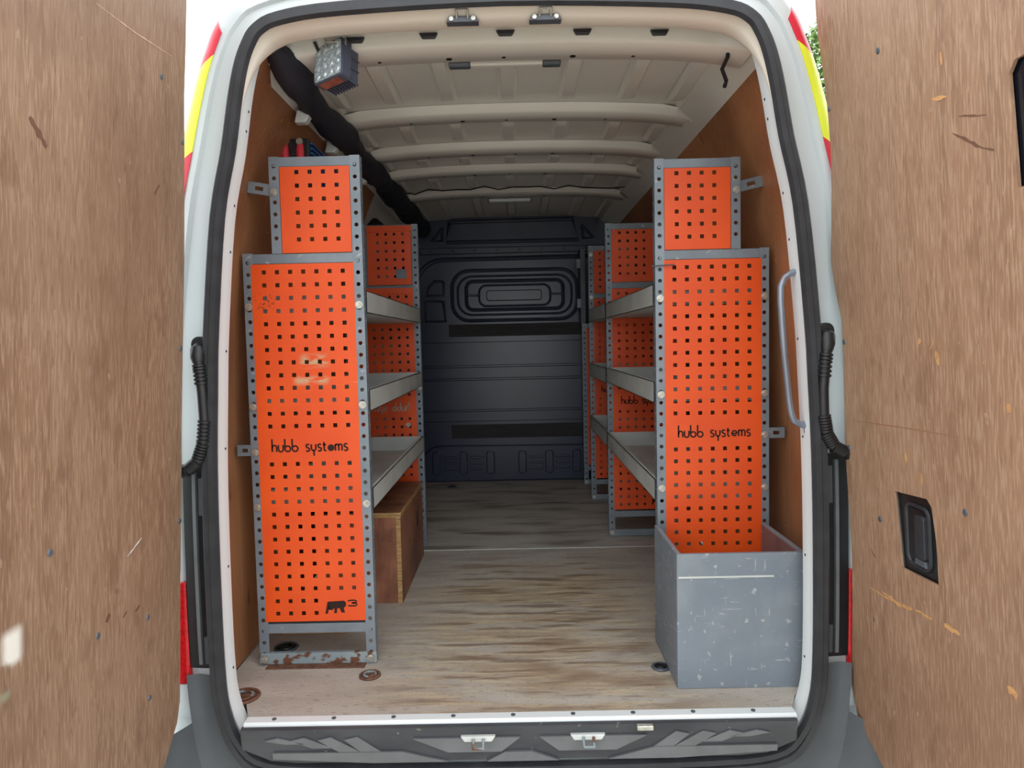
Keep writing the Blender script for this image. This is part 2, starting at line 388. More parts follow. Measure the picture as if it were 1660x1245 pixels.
tag(MB().tube(pts,.004,6).build('roof_cable', M_black), 'thin black cable running across the roof near the bulkhead', 'cable')
tag(MB().tube([(.60,.10,1.83),(.605,.13,1.80),(.61,.16,1.77),(.60,.18,1.745),(.618,.2,1.72),(.61,.19,1.70)],.006,7).build('cable_tail', M_black), 'loose black cable tail hanging at the right roof corner', 'cable')

for side in (-1,1):
    MB().prism([(side*.60,1.842),(side*.615,1.822),(side*.650,1.806),(side*.668,1.798),(side*.70,1.81),(side*.64,1.86)], .05, 3.12, 'y').build('cant_rail', M_roof, ceil, .003)
# black padded sleeve along the left roof corner
pts = []; rs = []
for i in range(62):
    y = .04 + i*.05; rs.append((.35 if i == 0 else .6 if i == 1 else .85 if i == 2 else 1)*(.046 + .006*math.sin(i*.55) + .003*math.sin(i*1.7) + .012*min(1,max(0,y-1.2))))
    pts.append((-.630 + .006*math.sin(i*.5), y, 1.764 + .02*max(0,1-i/3) + .006*math.sin(i*.43) + .012*min(1,max(0,y-1.0))))
t = thing('cable_sleeve', 'thick black padded cable sleeve along the left roof corner', 'cable sleeve', (-.66,.14,1.74))
MB().tube(pts, rs, 16).build('sleeve', M_foam, t)
for y in (.42,.78,1.05,1.30):
    MB().prism([(-.69,1.700),(-.655,1.700),(-.640,1.722),(-.68,1.742)], y, y+.035, 'y').build('clip', M_whitein, t, .004)

# ------------------------------------------------------------------ bulkhead
BY = 3.14
wb = struct(MB().box(-.93,.93,BY,BY+.03,-.06,1.92).build('wall_back', M_bulk), 'dark navy moulded plastic bulkhead', 'wall')
def rim(path, r=.012, closed=True, y=BY, mt=None, name='moulding'):
    p = [(x,y,z) for x,z in path]
    MB().tube(p+([p[0]] if closed else []), r, 8, not closed).build(name, mt or M_bulk, wb)
def raised(poly, d, name='raised_panel', mt=None, bev=.006):
    MB().prism(poly, BY-d, BY+.002, 'y').build(name, mt or M_bulk, wb, bev)
rim([(-.447,1.83),(.414,1.835),(.455,1.69),(-.473,1.69)], .014)
rim([(-.50,1.79),(-.50,1.70),(-.57,1.70)], .012); rim([(.48,1.79),(.56,1.70),(.49,1.70)], .012)
raised([(-.66,1.65),(.66,1.65),(.66,1.605),(-.66,1.605)], .022, 'seam_rail')
for k in range(8): MB().cyl((-.58+k*.155,BY-.024,1.628),'y',.010,.004,8).build('rivet', M_black, wb)
raised([(-.7,1.875),(.7,1.875),(.7,1.85),(-.7,1.85)], .02, 'top_rail')
rim(rrect(-.44,.44,1.14,1.49,.12,6), .013); rim(rrect(-.40,.40,1.18,1.45,.10,6), .008)
rim(rrect(-.34,.34,1.215,1.415,.05,6), .013)
rim(rrect(-.25,.25,1.24,1.385,.05,6), .008); raised(rrect(-.20,.19,1.275,1.35,.02,4), .012)
raised([(-.34,1.31),(-.25,1.31),(-.25,1.325),(-.34,1.325)], .014, 'cross_bar'); raised([(.25,1.31),(.34,1.31),(.34,1.325),(.25,1.325)], .014, 'cross_bar')
rim([(-.50,1.42),(-.56,1.42),(-.605,1.38),(-.62,1.32),(-.50,1.32)], .010); rim([(-.505,1.28),(-.63,1.28),(-.63,1.14),(-.49,1.14)], .010)
rim(arc(-.50,1.38,.19,175,90,8)+[(.6,1.575)], .016, False)
raised([(-.47,1.115),(.7,1.115),(.7,1.028),(-.47,1.028)], .004, 'black_strip', M_bulkdark, .001)
raised([(-.47,.403),(.7,.403),(.7,.306),(-.47,.306)], .004, 'black_strip', M_bulkdark, .001)
for z0, z1, d in ((.823,.99,.006),(.733,.812,.012),(.510,.722,.016),(.427,.499,.012)):
    raised([(-.68,z0),(.7,z0),(.7,z1),(-.68,z1)], d, 'plank', None, .004)
raised([(-.70,.0),(.75,.0),(.75,.25)]+arc(-.55,.13,.13,90,170,5), .035, 'foot_panel', None, .012)
for k, x in enumerate((-.575,-.385,-.195,.03,.22,.41)):
    MB().prism(rrect(x-.028,x+.028,.06,.22,.02,4), BY-.072, BY-.03, 'y').build('foot_pad', M_bulk, wb, .006)
    if k in (0,1,3,4):
        for z in (.095,.135,.175):
            MB().prism(rrect(x+.045,x+.145,z-.009,z+.009,.008,3), BY-.052, BY-.03, 'y').build('vent_slot', M_bulk, wb, .004)

# ------------------------------------------------------------------ van body around the rear opening
van = thing('panel_van', 'white panel van rear body framing the open load space', 'van', (X0,0,-.46))
m = MB(); m.grid([ring(t, y) for t, y in BODY_Y] + [ring(1.0,.12), ring(1.0,3.3)], True)
m.build('body_shell', M_white, van, smooth=True)
m = MB(); m.grid([ring(0,-.042), ring(0,-.025), ring(-.012,-.018), ring(-.012,.016)], True)
m.build('inner_flange', M_whitein, van, smooth=True)
for side in (-1,1):
    for z in (.12,.40,.72,.98,1.24,1.36,1.55,1.60):
        x = prof(s_at_z(z,0),-.012)[0]
        MB().cyl((X0+side*(x+.001),-.001,z),(-side,0,0),.0035,.0022,8).build('flange_hole', M_black, van)
# header over the opening
hs = [11+i*.25 for i in range(int((NP-1-11)*4)+1)]
def head(s, t, y):
    k = min(max((s-11.2)/4.0,0),1); k = k*k*(3-2*k)
    x, z = prof(s, t*k if t < 0 else t); return x, lerp(-.044, y, k), z
rows = []
for t, y in ((0,-.046),(-.02,-.032),(-.09,-.018),(-.12,-.006),(-.15,.022),(-.13,.032),(-.12,.034)):
    h = [head(q, t, y) for q in hs]
    rows.append([(X0+x,yy,z) for x,yy,z in h] + [(X0-x,yy,z) for x,yy,z in h[-2::-1]])
rows.append([(X0+x,yy,z) for x,yy,z in [head(q, lerp(0,.16,min(1,max(0,(q-13)/3))), .036) for q in hs]] + [(X0-x,yy,z) for x,yy,z in [head(q, lerp(0,.16,min(1,max(0,(q-13)/3))), .036) for q in hs][-2::-1]])
MB().grid(rows).build('header', M_cream, van, smooth=True)
# rubber seal: double bead
m = MB()
for t, y, r in ((.055,-.052,.014),(.125,-.046,.016)):
    p = ring(t, y); n = len(p)
    rg = []
    for i in range(n):
        a = Vector(p[(i+1)%n]) - Vector(p[i-1]); a.normalize(); nrm = Vector((0,1,0)).cross(a)
        rg.append([Vector(p[i]) + nrm*r*math.cos(k*PI/3) + Vector((0,1,0))*r*math.sin(k*PI/3) for k in range(6)])
    rg.append(rg[0]); m.grid(rg, True)
m.build('door_seal', M_rubber, van, smooth=True)
def patch(name, mt, side, s_fn, t0, t1, off, ns=16, nt=5, lab=None):
    # a piece lying on the body: s_fn(t) gives the z range (z_low, z_high) at t
    m = MB(); rows = []
    for j in range(nt+1):
        t = lerp(t0, t1, j/nt); za, zb = s_fn(t)
        sa, sb = s_at_z(za, t), s_at_z(zb, t)
        rows.append([body_pt(lerp(sa,sb,i/ns), t, side, off) for i in range(ns+1)])
    m.grid(rows)
    back = [[(x,y+off+.004,z) for x,y,z in rw] for rw in rows]; m.grid(back)
    for e, g in ((rows[0],back[0]),(rows[-1],back[-1])): m.grid([e,g])
    m.grid([[rw[0] for rw in rows],[rw[0] for rw in back]]); m.grid([[rw[-1] for rw in rows],[rw[-1] for rw in back]])
    return m.build(name, mt, van, smooth=True, label=lab)
for side in (-1,1):
    k = lambda t: (t-.70)/.28
    patch('reflective_stripe', M_red, side, lambda t: (lerp(1.745,1.70,k(t)), lerp(1.80,1.85,k(t))), .70, .985, .003, lab='red reflective stripe')
    patch('reflective_stripe', M_yellow, side, lambda t: (lerp(1.50,1.46,k(t)), lerp(1.745,1.70,k(t))), .70, .985, .003, lab='yellow reflective stripe')
    patch('reflective_stripe', M_red, side, lambda t: (lerp(1.26,1.24,k(t)), lerp(1.50,1.46,k(t))), .70, .985, .003, lab='red reflective stripe')
    patch('pillar_trim', M_black, side, lambda t: (.125,.675), .27, .525, .012, lab='black plastic pillar trim')
    patch('pillar_trim_rib', M_scuff_l, side, lambda t: (.14,.66), .33, .375, .024)
    for za, zb in ((.545,.645),(.14,.215)):
        patch('hinge_bracket', M_bumper, side, lambda t: (za,zb), .17, .30, .020, 6, 3)
    patch('tail_light', M_lens, side, lambda t: (.085,.36), .53, .97, .014, lab='red tail light lens')
    patch('corner_panel', M_white, side, lambda t: (-.01,.082), .50, .97, .012)
def bumper_band(rowsy, smax, name):
    m = MB(); rows = []; n = 20
    ss = [(-1, smax*(1-i/n)) for i in range(n)] + [(1, smax*i/n) for i in range(n+1)]
    for t, y in rowsy: rows.append([(X0+sg*prof(q,t)[0], y, prof(q,t)[1]) for sg, q in ss])
    m.grid(rows).build(name, M_bumper, van, smooth=True)
bumper_band([(.15,-.036),(.22,-.030),(.36,-.028),(.44,-.034),(.50,-.046)], 4.75, 'bumper_inner')
bumper_band([(.50,-.046),(.56,-.066),(.66,-.094),(.8,-.115),(1.0,-.12),(1.02,-.05)], 3.85, 'bumper')
# sill scuff plate
def ap(x, k): return (x, lerp(-.088,-.070,k)-.006, lerp(-.008,-.108,k))
m = MB(); xs = [-.74+i*.0725 for i in range(21)]
def hk(x): return 1.0 - .55*max(0,(abs(x+.014)-.60)/.14)**2
rows = [[ap(x, k*hk(x)) for x in xs] for k in (0,.25,.5,.75,1)]
m.grid([[(x,-.05,-.012) for x in xs],[(x,-.085,-.004) for x in xs]] + rows)
sc = m.build('scuff_plate', M_scuff, van, smooth=True)
def onap(poly, d, name, mt):
    n = len(poly); f = [(ap(x,k)[0], ap(x,k)[1]-d, ap(x,k)[2]) for x,k in poly]; b = [ap(x,k) for x,k in poly]
    MB().add(f+b, [tuple(range(n))]+[(i,(i+1)%n,n+(i+1)%n,n+i) for i in range(n)]).build(name, mt, sc)
for sg in (-1,1):
    for j, x in enumerate((.34,.41,.48,.55)):
        onap([(sg*x-.02,.80-.13*j),(sg*(x+.055)-.02,.80-.13*j),(sg*(x+.11)-.02,.30),(sg*(x+.075)-.02,.22)], .004, 'grip_bar', M_scuff_l)
onap([(-.29,.30),(-.20,.72),(-.06,.72),(-.01,.30)], .006, 'pocket', M_scuff_l); onap([(.04,.30),(.09,.72),(.24,.72),(.32,.30)], .006, 'pocket', M_scuff_l)
onap([(-.10,1.0),(-.05,.72),(.02,.72),(.09,1.0)], .008, 'pocket', M_scuff_l); onap([(.22,1.0),(.34,.66),(.66,.66),(.66,.84),(.4,1.0)], .006, 'pocket', M_scuff_l)
onap([(-.20,1.0),(-.32,.68),(-.66,.66),(-.66,.84),(-.4,1.0)], .006, 'pocket', M_scuff_l)
for x in (-.12,.165):
    st = MB().prism([(x-.046,-.031),(x+.046,-.031),(x+.036,-.046),(x-.036,-.046)], -.101, -.085, 'y').build('latch_plate', M_shelf, van, .003, label='bright metal latch plate')
    MB().tube([(x-.012,-.105,-.035),(x-.012,-.125,-.05),(x+.014,-.125,-.05),(x+.014,-.105,-.035)],.004,6).build('hook', M_rust, st)
st = MB().box(.292,.335,-.105,-.085,-.022,-.008).build('catch', M_zinc, van, .003)
# strikers under the header
for x in (-.118,.093):
    o = MB().prism([(x-.042,1.803),(x+.042,1.803),(x+.034,1.818),(x-.034,1.818)], -.026, .004, 'y').build('striker', M_steel_dark, van, .003, label='dark door striker')
    MB().tube([(x-.014,-.026,1.812),(x-.014,-.044,1.824),(x+.014,-.044,1.824),(x+.014,-.026,1.812)],.004,6).build('loop', M_zinc, o)
    for dx in (-.028,.028): MB().cyl((x+dx,-.030,1.810),'y',.006,.006,8).build('bolt', M_zinc, o)
# corrugated cable gaiters between body and doors
GAIT = {-1: [(-.820,1.000),(-.818,.975),(-.814,.930),(-.810,.870),(-.808,.80),(-.815,.74),(-.832,.695),(-.858,.674),(-.90,.668)],
         1: [(.800,1.000),(.797,.975),(.791,.920),(.786,.85),(.788,.78),(.795,.735),(.815,.70),(.845,.684),(.89,.68)]}
for side, pts in GAIT.items():
    t = thing('cable_gaiter', 'black corrugated cable gaiter on the %s door pillar' % ('left' if side < 0 else 'right'), 'cable gaiter', (pts[0][0],-.05,pts[-1][1]))
    ln = []
    for i in range(len(pts)-1):
        for k in range(6): ln.append((lerp(pts[i][0],pts[i+1][0],k/6), -.060, lerp(pts[i][1],pts[i+1][1],k/6)))
    ln.append((pts[-1][0],-.060,pts[-1][1]))
    MB().tube(ln[8:], .0135, 12).build('hose', M_black, t)
    m = MB(); m.tube([(pts[0][0]-.004*side*-1,-.035,1.0),(pts[0][0],-.050,.985),(pts[1][0],-.058,.965),ln[9]], [.010,.020,.019,.015], 12).build('boot', M_black, t)
    MB().prism(rrect(pts[0][0]-.022,pts[0][0]+.022,.945,1.02,.02,5), -.046, -.026, 'y').build('base', M_black, t, .004)
    idx = list(range(10,16)) + list(range(24, len(ln)-1))
    sub = []
    for i in idx:
        for k in (0,):
            a = Vector(ln[i]); b = Vector(ln[i+1]); sub.append((a.lerp(b,k),(b-a).normalized()))
    for p, d in sub:
        MB().tube([p-d*.0046, p-d*.0026, p+d*.0026, p+d*.0046], [.0120,.0176,.0176,.0120], 10, False).build('bellow_ring', M_black, t)

# ------------------------------------------------------------------ rear doors, open at a right angle
def XL(z): return -(.80+.058*(1.848-z))
def XR(z): return .79+.055*(1.848-z)
def door(name, lab, side, XF, edge, mt, hole=None, cut=None):
    # edge: (Y, z) down the hinge side; far edge off towards the camera
    shell = MB(); out = [(y+.012, z) for y, z in edge] + [(-.95,-.26),(-.95,2.02),(edge[0][0]+.012,2.02)]
    n = len(out)
    a = [(XF(z)+side*.008, y, z) for y, z in out]; b = [(XF(z)+side*.065, y+.015, z) for y, z in out]
    shell.add(a+b, [tuple(range(n)), tuple(range(2*n-1,n-1,-1))]+[(i,(i+1)%n,n+(i+1)%n,n+i) for i in range(n)])
    d = struct(shell.build(name, M_white), lab, 'door')
    # plywood lining (with its cut-outs)
    outer = edge + [(-.935,-.24),(-.935,2.0),(edge[0][0],2.0)]
    bm = bmesh.new(); loops = [outer] + ([hole] if hole else []) + ([cut] if cut else []); es = []
    for lp in loops:
        vs = [bm.verts.new((XF(z)-side*.0, y, z)) for y, z in lp]
        for i in range(len(vs)): es.append(bm.edges.new((vs[i], vs[(i+1)%len(vs)])))
    bmesh.ops.triangle_fill(bm, use_beauty=True, edges=es)
    ext = bmesh.ops.extrude_face_region(bm, geom=bm.faces[:])
    for v in [g for g in ext['geom'] if isinstance(g, bmesh.types.BMVert)]: v.co.x -= side*.006
    bmesh.ops.recalc_face_normals(bm, faces=bm.faces)
    me = bpy.data.meshes.new('lining_panel'); bm.to_mesh(me); bm.free(); me.materials.append(mt)
    lp = bpy.data.objects.new('lining_panel', me); col.objects.link(lp); lp.parent = d; PLOC[d.name] = Vector((0,0,0)); PLOC[lp.name] = Vector((0,0,0))
    return d, lp
def screws(par, XF, side, spots):
    for y, z in spots:
        MB().cyl((XF(z)-side*.0062,y,z), (-side,0,0), .0075, .002, 10, .006).build('screw', M_steel_dark, par)
eL = [(-.079,1.99),(-.079,1.85),(-.082,1.72),(-.087,1.62),(-.084,1.475),(-.080,1.215),(-.084,1.03),(-.088,.79),(-.086,.62),(-.088,.40),(-.085,.2),(-.085,.07),(-.100,.02),(-.165,-.055),(-.25,-.12),(-.33,-.20)]
dl, lp = door('door_1', 'left rear door open, lined with grey brown plywood', -1, XL, eL, M_doorply_l)
screws(lp, XL, -1, [(-.20,1.62),(-.095,1.50),(-.098,.99),(-.60,.62),(-.095,.55),(-.45,.40),(-.25,.36),(-.24,.16)])
eR = [(-.004,1.99),(-.006,1.81),(-.012,1.745),(-.039,1.609),(-.048,1.52),(-.052,1.458),(-.046,1.355),(-.030,1.24),(-.022,1.178),(-.040,1.10),(-.066,1.023),(-.064,.90),(-.050,.70),(-.056,.55),(-.060,.421),(-.045,.25),(-.030,.128),(-.022,.048),(-.045,-.024),(-.106,-.056),(-.174,-.088),(-.30,-.17)]
hole = [(-.283,.632),(-.412,.642),(-.428,.628),(-.440,.56),(-.443,.468),(-.30,.461)]
cut = [(-.698,1.405),(-.712,1.422),(-.86,1.422),(-.88,1.405),(-.88,1.22),(-.71,1.22)]
dr, rp = door('door_2', 'right rear door open, lined with tan plywood and a recessed black handle', 1, XR, eR, M_doorply_r, hole, cut)
screws(rp, XR, 1, [(-.30,1.60),(-.055,1.555),(-.075,.97),(-.54,.645),(-.215,.55),(-.075,.70)])
def xr(z, d): return XR(z) + d
def door_prism(poly, d0, d1, name, mt, par, bev=0.002):
    n = len(poly)
    return MB().add([(xr(z,d0),y,z) for y,z in poly]+[(xr(z,d1),y,z) for y,z in poly],
             [tuple(range(n)), tuple(range(2*n-1,n-1,-1))]+[(i,(i+1)%n,n+(i+1)%n,n+i) for i in range(n)]).build(name, mt, par, bev)
ctr = (-.362,.552)
big = [(ctr[0]+(y-ctr[0])*1.04, ctr[1]+(z-ctr[1])*1.04) for y, z in hole]
hr = door_prism(big, .010, .004, 'handle_recess', M_black, dr)
hr['label'] = 'black recessed door handle'
fr = rrect(-.405,-.318,.482,.615,.02,4)
p = [(xr(z,.002),y,z) for y,z in fr]; MB().tube(p+[p[0]],.005,8,False).build('rim', M_rubber, hr)
door_prism(rrect(-.398,-.325,.49,.608,.015,4), .0038, .001, 'well', M_black, hr, 0)
door_prism(rrect(-.402,-.366,.505,.600,.008,3), .003, -.010, 'pull_lever', M_rubber, hr)
door_prism([(-.40,.488),(-.355,.488),(-.36,.503),(-.395,.503)], .003, -.007, 'catch', M_steel_dark, hr)
door_prism([(-.66,1.44),(-.90,1.44),(-.90,1.20),(-.66,1.20)], .010, .004, 'window', M_glass, dr, 0)

def mark(par, XF, side, pts, w, mt, name, jag=.5):
    L = []
    for i in range(len(pts)-1):
        n = max(2, int(math.hypot(pts[i+1][0]-pts[i][0], pts[i+1][1]-pts[i][1])/.008))
        for k in range(n): L.append((lerp(pts[i][0],pts[i+1][0],k/n), lerp(pts[i][1],pts[i+1][1],k/n)+random.uniform(-1,1)*w*.4*jag))
    L.append(pts[-1]); m = MB(); n = len(L); up = []; dn = []
    for i, (y, z) in enumerate(L):
        h = w*(.35+.65*math.sin(PI*(i+.4)/n))*random.uniform(1-jag,1+jag)/2
        a = L[max(i-1,0)]; b = L[min(i+1,n-1)]; ty, tz = b[0]-a[0], b[1]-a[1]; q = math.hypot(ty,tz) or 1; ny, nz = -tz/q*h, ty/q*h
        for lst, sg in ((up,1),(dn,-1)): lst.append((XF(z)-side*.0064, y+sg*ny, z+sg*nz))
    m.grid([up, dn]); m.build(name, mt, par)
for pts, w in (([(-.145,.361),(-.224,.364),(-.262,.366)],.004),([(-.205,.372),(-.284,.368),(-.340,.378)],.009),([(-.350,.382),(-.414,.387)],.007),([(-.457,.392),(-.509,.392)],.011),([(-.480,.335),(-.484,.298)],.004),
        ([(-.643,.353),(-.666,.347)],.02),([(-.407,.966),(-.414,.976)],.008),([(-.448,.955),(-.460,.972)],.007),([(-.466,.953),(-.474,.924)],.010),([(-.340,.729),(-.341,.707)],.006),([(-.396,.694),(-.397,.670)],.007),([(-.669,.866),(-.671,.850)],.008),
        ([(-.520,1.509),(-.522,1.486)],.008),([(-.486,1.436),(-.533,1.424)],.006)):
    mark(rp, XR, 1, pts, w, M_chip, 'gouge')
for pts, w in (([(-.547,1.354),(-.627,1.305),(-.657,1.294)],.005),([(-.567,1.378),(-.641,1.357)],.003),([(-.159,.290),(-.164,.280)],.006),([(-.163,.462),(-.185,.446)],.003)):
    mark(rp, XR, 1, pts, w, M_mark, 'scuff_mark')
mark(rp, XR, 1, [(-.112,.773),(-.337,.783),(-.530,.789)], .003, M_crease, 'crease', .3)
mark(lp, XL, -1, [(-.459,1.666),(-.326,1.670),(-.150,1.684)], .003, mat('pale_scratch', lin((190,156,132)), None), 'scratch', .4)
for pts, w in (([(-.65,1.392),(-.606,1.350)],.012),([(-.230,1.345),(-.208,1.371)],.005),([(-.420,.415),(-.408,.43)],.010),([(-.355,.400),(-.342,.410)],.009),([(-.305,.396),(-.287,.403)],.006)):
    mark(lp, XL, -1, pts, w, M_mark, 'scuff_mark')
mark(lp, XL, -1, [(-.339,.533),(-.280,.558)], .004, M_whitein, 'scratch')

# ------------------------------------------------------------------ racking
PW = .030                                   # post width
def plate_cells(m, xs, zs, holes, fn, th):
    # sheet of cells in a plane with square holes; fn(x, z, d) maps to world
    nx, nz = len(xs)-1, len(zs)-1
    idx = {}
    def V(i, j, d):
        k = (i,j,d)
        if k not in idx: idx[k] = len(m.v); m.v.append(tuple(fn(xs[i], zs[j], d*th)))
        return idx[k]
    solid = lambda i, j: 0 <= i < nx and 0 <= j < nz and (i,j) not in holes
    for i in range(nx):
        for j in range(nz):
            if (i,j) in holes: continue
            m.f.append((V(i,j,0),V(i+1,j,0),V(i+1,j+1,0),V(i,j+1,0)))
            m.f.append((V(i,j,1),V(i,j+1,1),V(i+1,j+1,1),V(i+1,j,1)))
            if not solid(i-1,j): m.f.append((V(i,j,0),V(i,j+1,0),V(i,j+1,1),V(i,j,1)))
            if not solid(i+1,j): m.f.append((V(i+1,j,0),V(i+1,j,1),V(i+1,j+1,1),V(i+1,j+1,0)))
            if not solid(i,j-1): m.f.append((V(i,j,0),V(i,j,1),V(i+1,j,1),V(i+1,j,0)))
            if not solid(i,j+1): m.f.append((V(i,j+1,0),V(i+1,j+1,0),V(i+1,j+1,1),V(i,j+1,1)))
HS = .0125                                  # square hole
def perforated(x0, x1, z0, z1, cols, rows, skip, fn, th=.002):
    xs = sorted([x0, x1] + [v for c in cols for v in (c-HS/2, c+HS/2)])
    zs = sorted([z0, z1] + [v for r in rows for v in (r-HS/2, r+HS/2)])
    hs = set()
    for a, c in enumerate(sorted(cols)):
        for b, r in enumerate(sorted(rows)):
            if (a, len(rows)-1-b) not in skip: hs.add((2*a+1, 2*b+1))
    m = MB(); plate_cells(m, xs, zs, hs, fn, th); return m
def holed_strip(m, z0, z1, zh, fn, w=PW, r=.0064, th=.0022):
    # strip of width w (u: 0..w) with round holes at heights zh
    cells = []; cur = z0; half = .013
    def quad(u0, u1, za, zb):
        vs = [fn(u,z,d) for d in (0,th) for u,z in ((u0,za),(u1,za),(u1,zb),(u0,zb))]
        m.add(vs, [(0,1,2,3),(7,6,5,4),(0,4,5,1),(2,6,7,3),(1,5,6,2),(3,7,4,0)])
    for zc in sorted(zh):
        if zc-half > cur + 1e-5: quad(0, w, cur, zc-half)
        c = (w/2, zc); hw = w/2
        out = [(hw,0),(hw,half),(0,half),(-hw,half),(-hw,0),(-hw,-half),(0,-half),(hw,-half)]
        inn = [(r*math.cos(k*PI/4), r*math.sin(k*PI/4)) for k in range(8)]
        vs = [fn(c[0]+x,c[1]+z,d) for d in (0,th) for x,z in out] + [fn(c[0]+x,c[1]+z,d) for d in (0,th) for x,z in inn]
        fs = []
        for k in range(8):
            q = (k+1) % 8
            fs += [(k,q,16+q,16+k), (8+k,24+k,24+q,8+q), (16+k,16+q,24+q,24+k)]
        fs += [(0,1,9,8),(7,0,8,15),(3,4,12,11),(4,5,13,12)]
        m.add(vs, fs); cur = zc+half
    if z1 > cur: quad(0, w, cur, z1)
POSTS = {}
def post(par, side, xi, y, z0, z1, aisle, loc_mat=M_steel):
    # L section: face towards the camera (-Y) plus a return flange; xi = inner (aisle-side) edge
    key = (side, round(z1-z0,3), aisle)
    if key not in POSTS:
        m = MB(); h = z1-z0; zh = [h-.028-k*.0355 for k in range(int((h-.05)/.0355)+1)]
        holed_strip(m, 0, h, zh, lambda u, z, d: (side*u, d, z))
        x = 0.0 if aisle else PW-.0022
        holed_strip(m, 0, h, zh, lambda u, z, d: (side*(x+d), u+.0022, z))
        POSTS[key] = m.mesh('post', loc_mat)
    return inst('post', POSTS[key], (xi, y, z0), par)
def bolt_mesh():
    m = MB(); m.cyl((0,0,0),'y',.0115,-.002,16); m.cyl((0,-.002,0),'y',.0075,-.005,6); m.cyl((0,-.007,0),'y',.004,-.003,8)
    return m.mesh('bolt', M_zinc)
BOLT = bolt_mesh()
def bolts(par, pts):
    for p in pts: inst('bolt', BOLT, p, par)

# lettering of the panels: rounded single-stroke letters, cap heights in units of the x-height
def letters():
    A = arc; G = {}
    G['h'] = ([[(0,0),(0,1.85)], [(0,.45)]+A(.32,.62,.32,150,0,8)+[(.64,0)]], .64)
    G['u'] = ([[(0,1),(0,.38)]+A(.34,.34,.34,180,360,9)+[(.68,1)]], .68)
    G['b'] = ([[(0,1.85),(0,.45)]+A(.40,.42,.40,180,500,16)], .80)
    G['s'] = ([A(.30,.76,.24,35,230,8)+A(.28,.25,.25,70,-150,9)], .55)
    G['y'] = ([[(0,1),(0,.50)]+A(.32,.42,.32,180,360,9)+[(.64,1)], [(.36,.12),(.36,-.65)]], .64)
    G['t'] = ([[(.14,1.30),(.14,.30)]+A(.36,.26,.22,180,290,6), [(-.06,.92),(.40,.92)]], .46)
    G['e'] = ([[(.06,.45),(.74,.45)]+A(.40,.48,.38,0,320,14)], .78)
    G['m'] = ([[(0,0),(0,.95)], [(0,.62)]+A(.24,.70,.24,165,0,7)+[(.48,0)], [(.48,.66)]+A(.72,.70,.24,165,0,7)+[(.96,0)]], .96)
    G[' '] = ([], .62)
    return G
GL = letters()
def lettering(par, text, x0, x1, zb, y, mt, mirror=False, blot=None):
    gap = .26; tot = sum(GL[c][1] for c in text) + gap*(len(text)-1); k = (x1-x0)/tot
    fn = lambda u, v, d: ((x1-(u-x0)) if mirror else u, y - d, v)
    cx = 0
    for ch in text:
        st, w = GL[ch]
        if st:
            m = MB()
            if ch == blot: m.cyl((x0+(cx+.4)*k, y, zb+.45*k), 'y', .0105, -.0012, 14)
            else:
                for p in st: m.ribbon([(x0+(cx+u)*k, zb+v*k) for u, v in p], .0050, .0008, fn)
            m.build('letter', mt, par)
        cx += w + gap
def logo(par, xl, zb, y):
    # "MR3" emblem, about 0.108 m wide
    k = .0037; fn = lambda u, v, d: (xl+u*k, y-d, zb+v*k); m = MB()
    P = lambda pts: m.add([fn(u,v,0) for u,v in pts]+[fn(u,v,.0008) for u,v in pts],
            [tuple(range(len(pts)))[::-1], tuple(range(len(pts),2*len(pts)))]+[(i,(i+1)%len(pts),len(pts)+(i+1)%len(pts),len(pts)+i) for i in range(len(pts))])
    P([(0,0),(2.2,0),(3.0,3.5),(3.8,3.9),(3.2,10.2),(2.2,10.2)])
    P([(3.0,3.5),(5.6,2.9),(8.0,4.6),(7.6,10.4),(3.2,10.2)])
    P([(7.4,.3),(9.7,.3),(10.2,4.6),(10.2,10.5),(7.6,10.4),(8.0,4.6)])
    P([(10.2,4.6),(12.4,4.2),(13.6,.7),(16.6,.7),(15.6,4.6),(17.3,6.0),(17.8,8.2),(17.2,9.8),(15.6,10.8),(10.2,10.5)])
    m.build('emblem', M_hole, par, label='cut-out MR emblem'); m = MB()
    for q in ([(19.2,10.3),(21,11),(25,11),(26.6,10.2),(26.2,9.2),(24,8.8),(22.4,8.8)], [(22.4,8.8),(26.2,8.4),(26.9,7.2),(25.4,6.2),(19.4,6.4)]):
        m.ribbon([fn2 for fn2 in q], 1.15, .0008/k, lambda u, v, d: (xl+u*k, y-d*k, zb+v*k))
    return m.build('numeral', M_hole, par, label='cut-out figure 3 after the emblem')
ROWS_L = [1.213-.0389*i for i in range(13)] + [1.213-.0389*(15+i) for i in range(13)]
ROWS_U = [1.508-.0398*i for i in range(6)]
